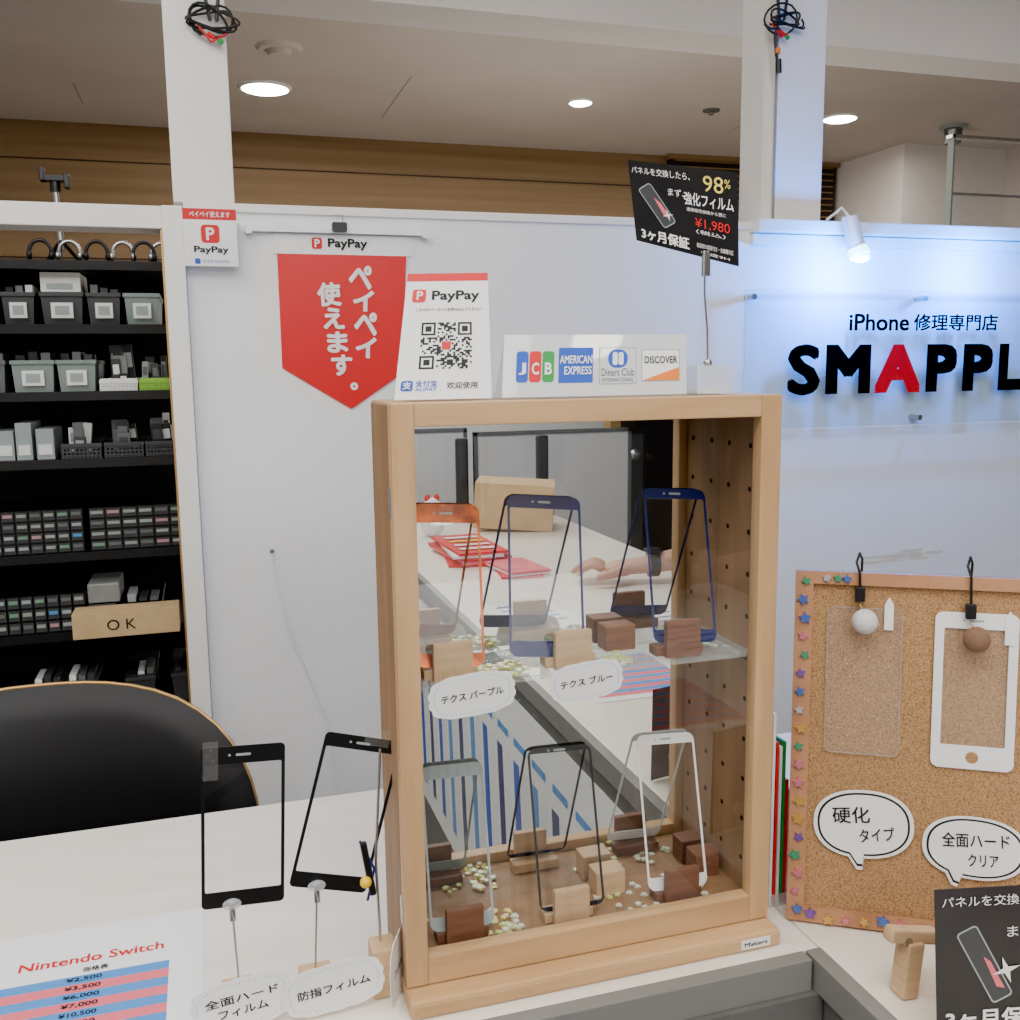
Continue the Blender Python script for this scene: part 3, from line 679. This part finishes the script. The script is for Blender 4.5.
b.b2(.512,.54,.795,.905,.8803,.8903,m_acrb);b.b2(.539,.5405,.795,.905,.89,.95,m_redp);b.done()
# ---------------------------------------------------------------- things seen in the mirror
b=B('magazine_stack')
for k in range(5):
    M=Matrix.Rotation(random.uniform(-.15,.15),4,'Z');b.box((.70,-.98,.8845+k*.008),(.14,.30,.007),[m_redp,m_pink,m_redp,m_white,m_redp][k],0,M)
    if k<3: b.box((.77,-.74,.8835+k*.006),(.11,.18,.005),[m_redp,m_white,m_pink][k],0,M)
for k in range(4): b.box((.70,-.88-k*.06,.9235),(.10,.02,.001),random.choice([m_yellow,m_white]),0)
b.done()
b=B('striped_flyer')
b.X=frame((.60,.08,.8806),(-1,0,0),(0,-1,0))@Matrix.Translation((-.18,-.2,0))
b.rect(0,.20,0,.27,m_white,0,.0004)
for i in range(14): b.rect(.01,.19,.02+i*.015,.02+i*.015+.014,m_lblue if i%2 else m_pink,.0007)
b.X=None;b.done()
for (x,y,c) in ((.66,-.28,m_lblue),(.90,-.15,m_grey),(.95,.35,m_grey)):
    b=B('paper_flyer');b.X=frame((x,y,.8806),(-1,.1,0),(-.1,-1,0));b.rect(-.08,.08,-.12,.12,m_white,0,.0004)
    for k in range(5): b.rect(-.06,.05,.09-k*.035,.1-k*.035,c if k%2 else m_grey,.0006)
    b.text('MENU',0,.105,.08,.015,m_blue,.02,z=.0008);b.X=None;b.done()
b=B('counter_front_banner');b.X=frame((.5115,.66,.28),(0,-1,0),(0,0,1));b.rect(0,1.5,0,.54,m_white,0,.001)
for k in range(14):
    x=.02+k*.105;b.poly([(x,.05),(x+.035,.05),(x+.075,.42),(x+.04,.42)],m_navy if k%3==0 else (m_blue if k%2 else m_lblue),.0014)
    b.rect(x,x+.07,.45,.465,m_lblue,.0014)
b.X=None;b.done()
b=B('cardboard_carton');b.box((.98,-1.42,.963),(.26,.2,.15),m_card,.002,M=Matrix.Rotation(.35,4,'Z')@Matrix.Rotation(.06,4,'Y'));b.done()
b=B('cat_figurine');b.sph((.68,-1.35,.92),.04,m_white,(1,1,1));b.sph((.68,-1.35,.975),.03,m_white);b.sph((.665,-1.35,1.003),.009,m_redp,(1,1,1.6));b.sph((.695,-1.35,1.003),.009,m_redp,(1,1,1.6));b.done()
def frame_panel(x0,x1,y,z0,z1,name='partition_screen'):
    b=B(name);b.b2(x0,x1,y-.01,y+.01,z0,z1,m_white);b.b2(x0,x1,y-.015,y+.015,z1-.015,z1,m_grey);b.b2(x0,x0+.015,y-.015,y+.015,0,z1,m_grey);b.b2(x1-.015,x1,y-.015,y+.015,0,z1,m_grey);b.done()
frame_panel(.45,1.02,-2.2,.3,1.17);frame_panel(1.05,1.75,-2.2,.3,1.15)
def bchair(x,y):
    b=B('desk_chair');b.box((x,y,.95),(.40,.05,.5),m_leather,.02,seg=3);b.box((x,y+.22,.47),(.42,.42,.08),m_leather,.03,seg=3);b.cyl((x,y+.2,.06),(x,y+.2,.45),.025,m_steel);b.box((x,y+.02,.6),(.05,.03,.4),m_black)
    for k in range(5):
        a=k*1.257;b.tube([(x,y+.2,.1),(x+.25*math.cos(a),y+.2+.25*math.sin(a),.04)],.018,m_black);b.sph((x+.25*math.cos(a),y+.2+.25*math.sin(a),.028),.027,m_black)
    b.done()
bchair(.15,-1.9)
b=B('black_door');b.b2(1.85,2.5,-2.6,-2.55,0,2.0,m_black);b.b2(1.80,1.85,-2.62,-2.53,0,2.05,m_gold);b.b2(2.5,2.55,-2.62,-2.53,0,2.05,m_gold);b.b2(1.8,2.55,-2.62,-2.53,2.0,2.05,m_gold);b.sph((1.92,-2.53,1.0),.03,m_steel);b.done()
b=B('desktop_speakers')
for x in (.86,1.16): b.box((x,-1.66,1.04),(.045,.03,.26),m_black,.01)
b.box((1.01,-1.66,.895),(.36,.1,.025),m_black,.005);b.done()
# ---------------------------------------------------------------- person (seated clerk, seen in the mirror)
def skinobj(name,verts,edges,rad,m,root=0,sub=2,par=None):
    me=D.meshes.new(name);me.from_pydata([tuple(v) for v in verts],edges,[]);ob=D.objects.new(name,me);COL.objects.link(ob)
    md=ob.modifiers.new('Skin','SKIN');md.use_smooth_shade=True
    sv=me.skin_vertices[0].data
    for i,r in enumerate(rad): sv[i].radius=(r,r) if not isinstance(r,tuple) else r;sv[i].use_root=(i==root)
    s2=ob.modifiers.new('Sub','SUBSURF');s2.levels=sub;s2.render_levels=sub
    me.materials.append(m)
    if par: ob.parent=par
    return ob
pe=D.objects.new('shop_clerk',None);COL.objects.link(pe)
skinobj('clothed_body',[(1.58,-.85,.58),(1.58,-.85,.80),(1.57,-.85,1.05),(1.56,-.85,1.22),(1.56,-.85,1.30),
 (1.53,-.68,1.24),(1.45,-.54,1.05),(1.32,-.50,.955),(1.54,-1.02,1.24),(1.54,-1.10,1.02),(1.46,-1.10,.86),
 (1.38,-.78,.55),(1.30,-.78,.50),(1.32,-.78,.12),(1.38,-.94,.55),(1.30,-.94,.50),(1.32,-.94,.12)],
 [(0,1),(1,2),(2,3),(3,4),(3,5),(5,6),(6,7),(3,8),(8,9),(9,10),(0,11),(11,12),(12,13),(0,14),(14,15),(15,16)],
 [.15,.13,.15,.13,.065,.07,.05,.045,.07,.05,.045,.085,.07,.05,.085,.07,.05],m_shirt,0,2,pe)
skinobj('neck_and_head',[(1.56,-.85,1.30),(1.55,-.85,1.38),(1.535,-.85,1.45),(1.53,-.85,1.52),(1.535,-.85,1.57)],[(0,1),(1,2),(2,3),(3,4)],[.05,.052,.075,.085,.07],m_skin,0,2,pe)
b=B('face_and_hair');b.sph((1.545,-.85,1.545),.098,m_hair,(1,.92,.95));b.sph((1.442,-.85,1.475),.014,m_skin,(1,.8,1.3))
for s in (-1,1):
    b.sph((1.455,-.85+s*.03,1.50),.009,m_white);b.sph((1.448,-.85+s*.03,1.50),.005,m_ink);b.sph((1.53,-.85+s*.083,1.485),.02,m_skin,(.7,.4,1.2))
b.sph((1.457,-.85,1.437),.018,m_pink,(.5,1,.3));o=b.done();o.parent=pe
def arm(nm,sh,wr,dx,dy,dz,parent,flip=1,K=1.0):
    w=V(wr);f=V((dx,dy,dz)).normalized();s=V((-f.y,f.x,0)).normalized()*flip
    z=V((0,0,1))
    skinobj(nm+'_forearm',[V(sh),(V(sh)+w)/2+V((0,0,.003)),w,w+f*.045*K-z*.004,w+f*.08*K-z*.008],[(0,1),(1,2),(2,3),(3,4)],[.040,.035,(.025*K,.022),(.034*K,.018),(.036*K,.014)],m_skin,0,2,parent)
    for k,(o_,L) in enumerate(((-.027*K,.062*K),(-.009*K,.074*K),(.009*K,.070*K),(.027*K,.055*K))):
        p=w+f*.075*K+s*o_-z*.006;d=(f+s*o_*3).normalized()
        skinobj(nm+'_finger_%d'%(k+1),[p,p+d*L*.42+z*.014,p+d*L*.75+z*.004,p+d*L*1.0-z*.014],[(0,1),(1,2),(2,3)],[.0095*K,.009*K,.0082*K,.007*K],m_skin,0,2,parent)
    p=w+f*.02*K-s*.02*K-z*.006;d=(f*.7-s*.7).normalized()
    skinobj(nm+'_thumb',[p,p+d*.035*K,p+d*.055*K+f*.012-z*.006,p+d*.062*K+f*.032-z*.010],[(0,1),(1,2),(2,3)],[.014*K,.0115*K,.010*K,.008*K],m_skin,0,2,parent)
arm('right',(1.34,-.45,.962),(1.01,-.50,.924),-1,-.45,0,pe,1,1.12)
arm('left',(1.46,-1.10,.86),(1.34,-.98,.64),-1,.2,-.3,pe,-1)
b=B('wristwatch_black');w=V((1.046,-.494,.929));d=V((-1,-.18,0)).normalized();b.cyl(w-d*.012,w+d*.012,.033,m_black,n=24);b.box(w+V((0,0,.033)),(.038,.038,.010),m_black,.004);o=b.done();o.parent=pe
b=B('clerk_stool');b.cyl((1.58,-.85,.38),(1.58,-.85,.44),.19,m_leather,n=32);b.cyl((1.58,-.85,.03),(1.58,-.85,.38),.03,m_steel);b.cyl((1.58,-.85,0),(1.58,-.85,.03),.22,m_steel,n=32);b.done()
# ---------------------------------------------------------------- lights
def area(name,loc,sx,sy,pw,col,rot=(0,0,0)):
    l=D.lights.new(name,'AREA');l.shape='RECTANGLE';l.size=sx;l.size_y=sy;l.energy=pw;l.color=col
    o=D.objects.new(name,l);o.location=loc;o.rotation_euler=rot;COL.objects.link(o);return o
warm=(1,.94,.87)
area('ceiling_fill_light',(-.2,-.3,2.745),2.2,1.0,88,(1,.98,.95));area('ceiling_fill_light',(-1.2,.9,2.745),1.6,.9,46,(1,.98,.95));area('ceiling_fill_light',(.3,-2.5,2.5),2.6,1.0,92,(1,.98,.95),(.4,0,0))  # added fill lights below the ceiling; the tilted one brightens the case front
area('ceiling_fill_light',(1.6,2.0,2.745),3,.5,14,(1,.98,.95))  # added fill over the partition, no lamp modelled
area('corridor_light',(1.8,4.9,2.70),4.5,.4,76,warm)
def pt(name,loc,pw,col,r=.05):
    l=D.lights.new(name,'POINT');l.energy=pw;l.color=col;l.shadow_soft_size=r;o=D.objects.new(name,l);o.location=loc;COL.objects.link(o)
pt('corridor_bounce',(1.6,4.0,1.2),78,warm,.3)
pt('blue_wash_light',(1.26,1.70,1.595),20,(.0,.22,1),.02)
pt('blue_wash_light',(1.58,1.70,1.60),15,(.0,.22,1),.02)  # added blue light without a fixture, for the second glow behind the sign
w=D.worlds.new('world');bpy.context.scene.world=w;w.use_nodes=True;w.node_tree.nodes['Background'].inputs[0].default_value=(.9,.93,1,1);w.node_tree.nodes['Background'].inputs[1].default_value=0
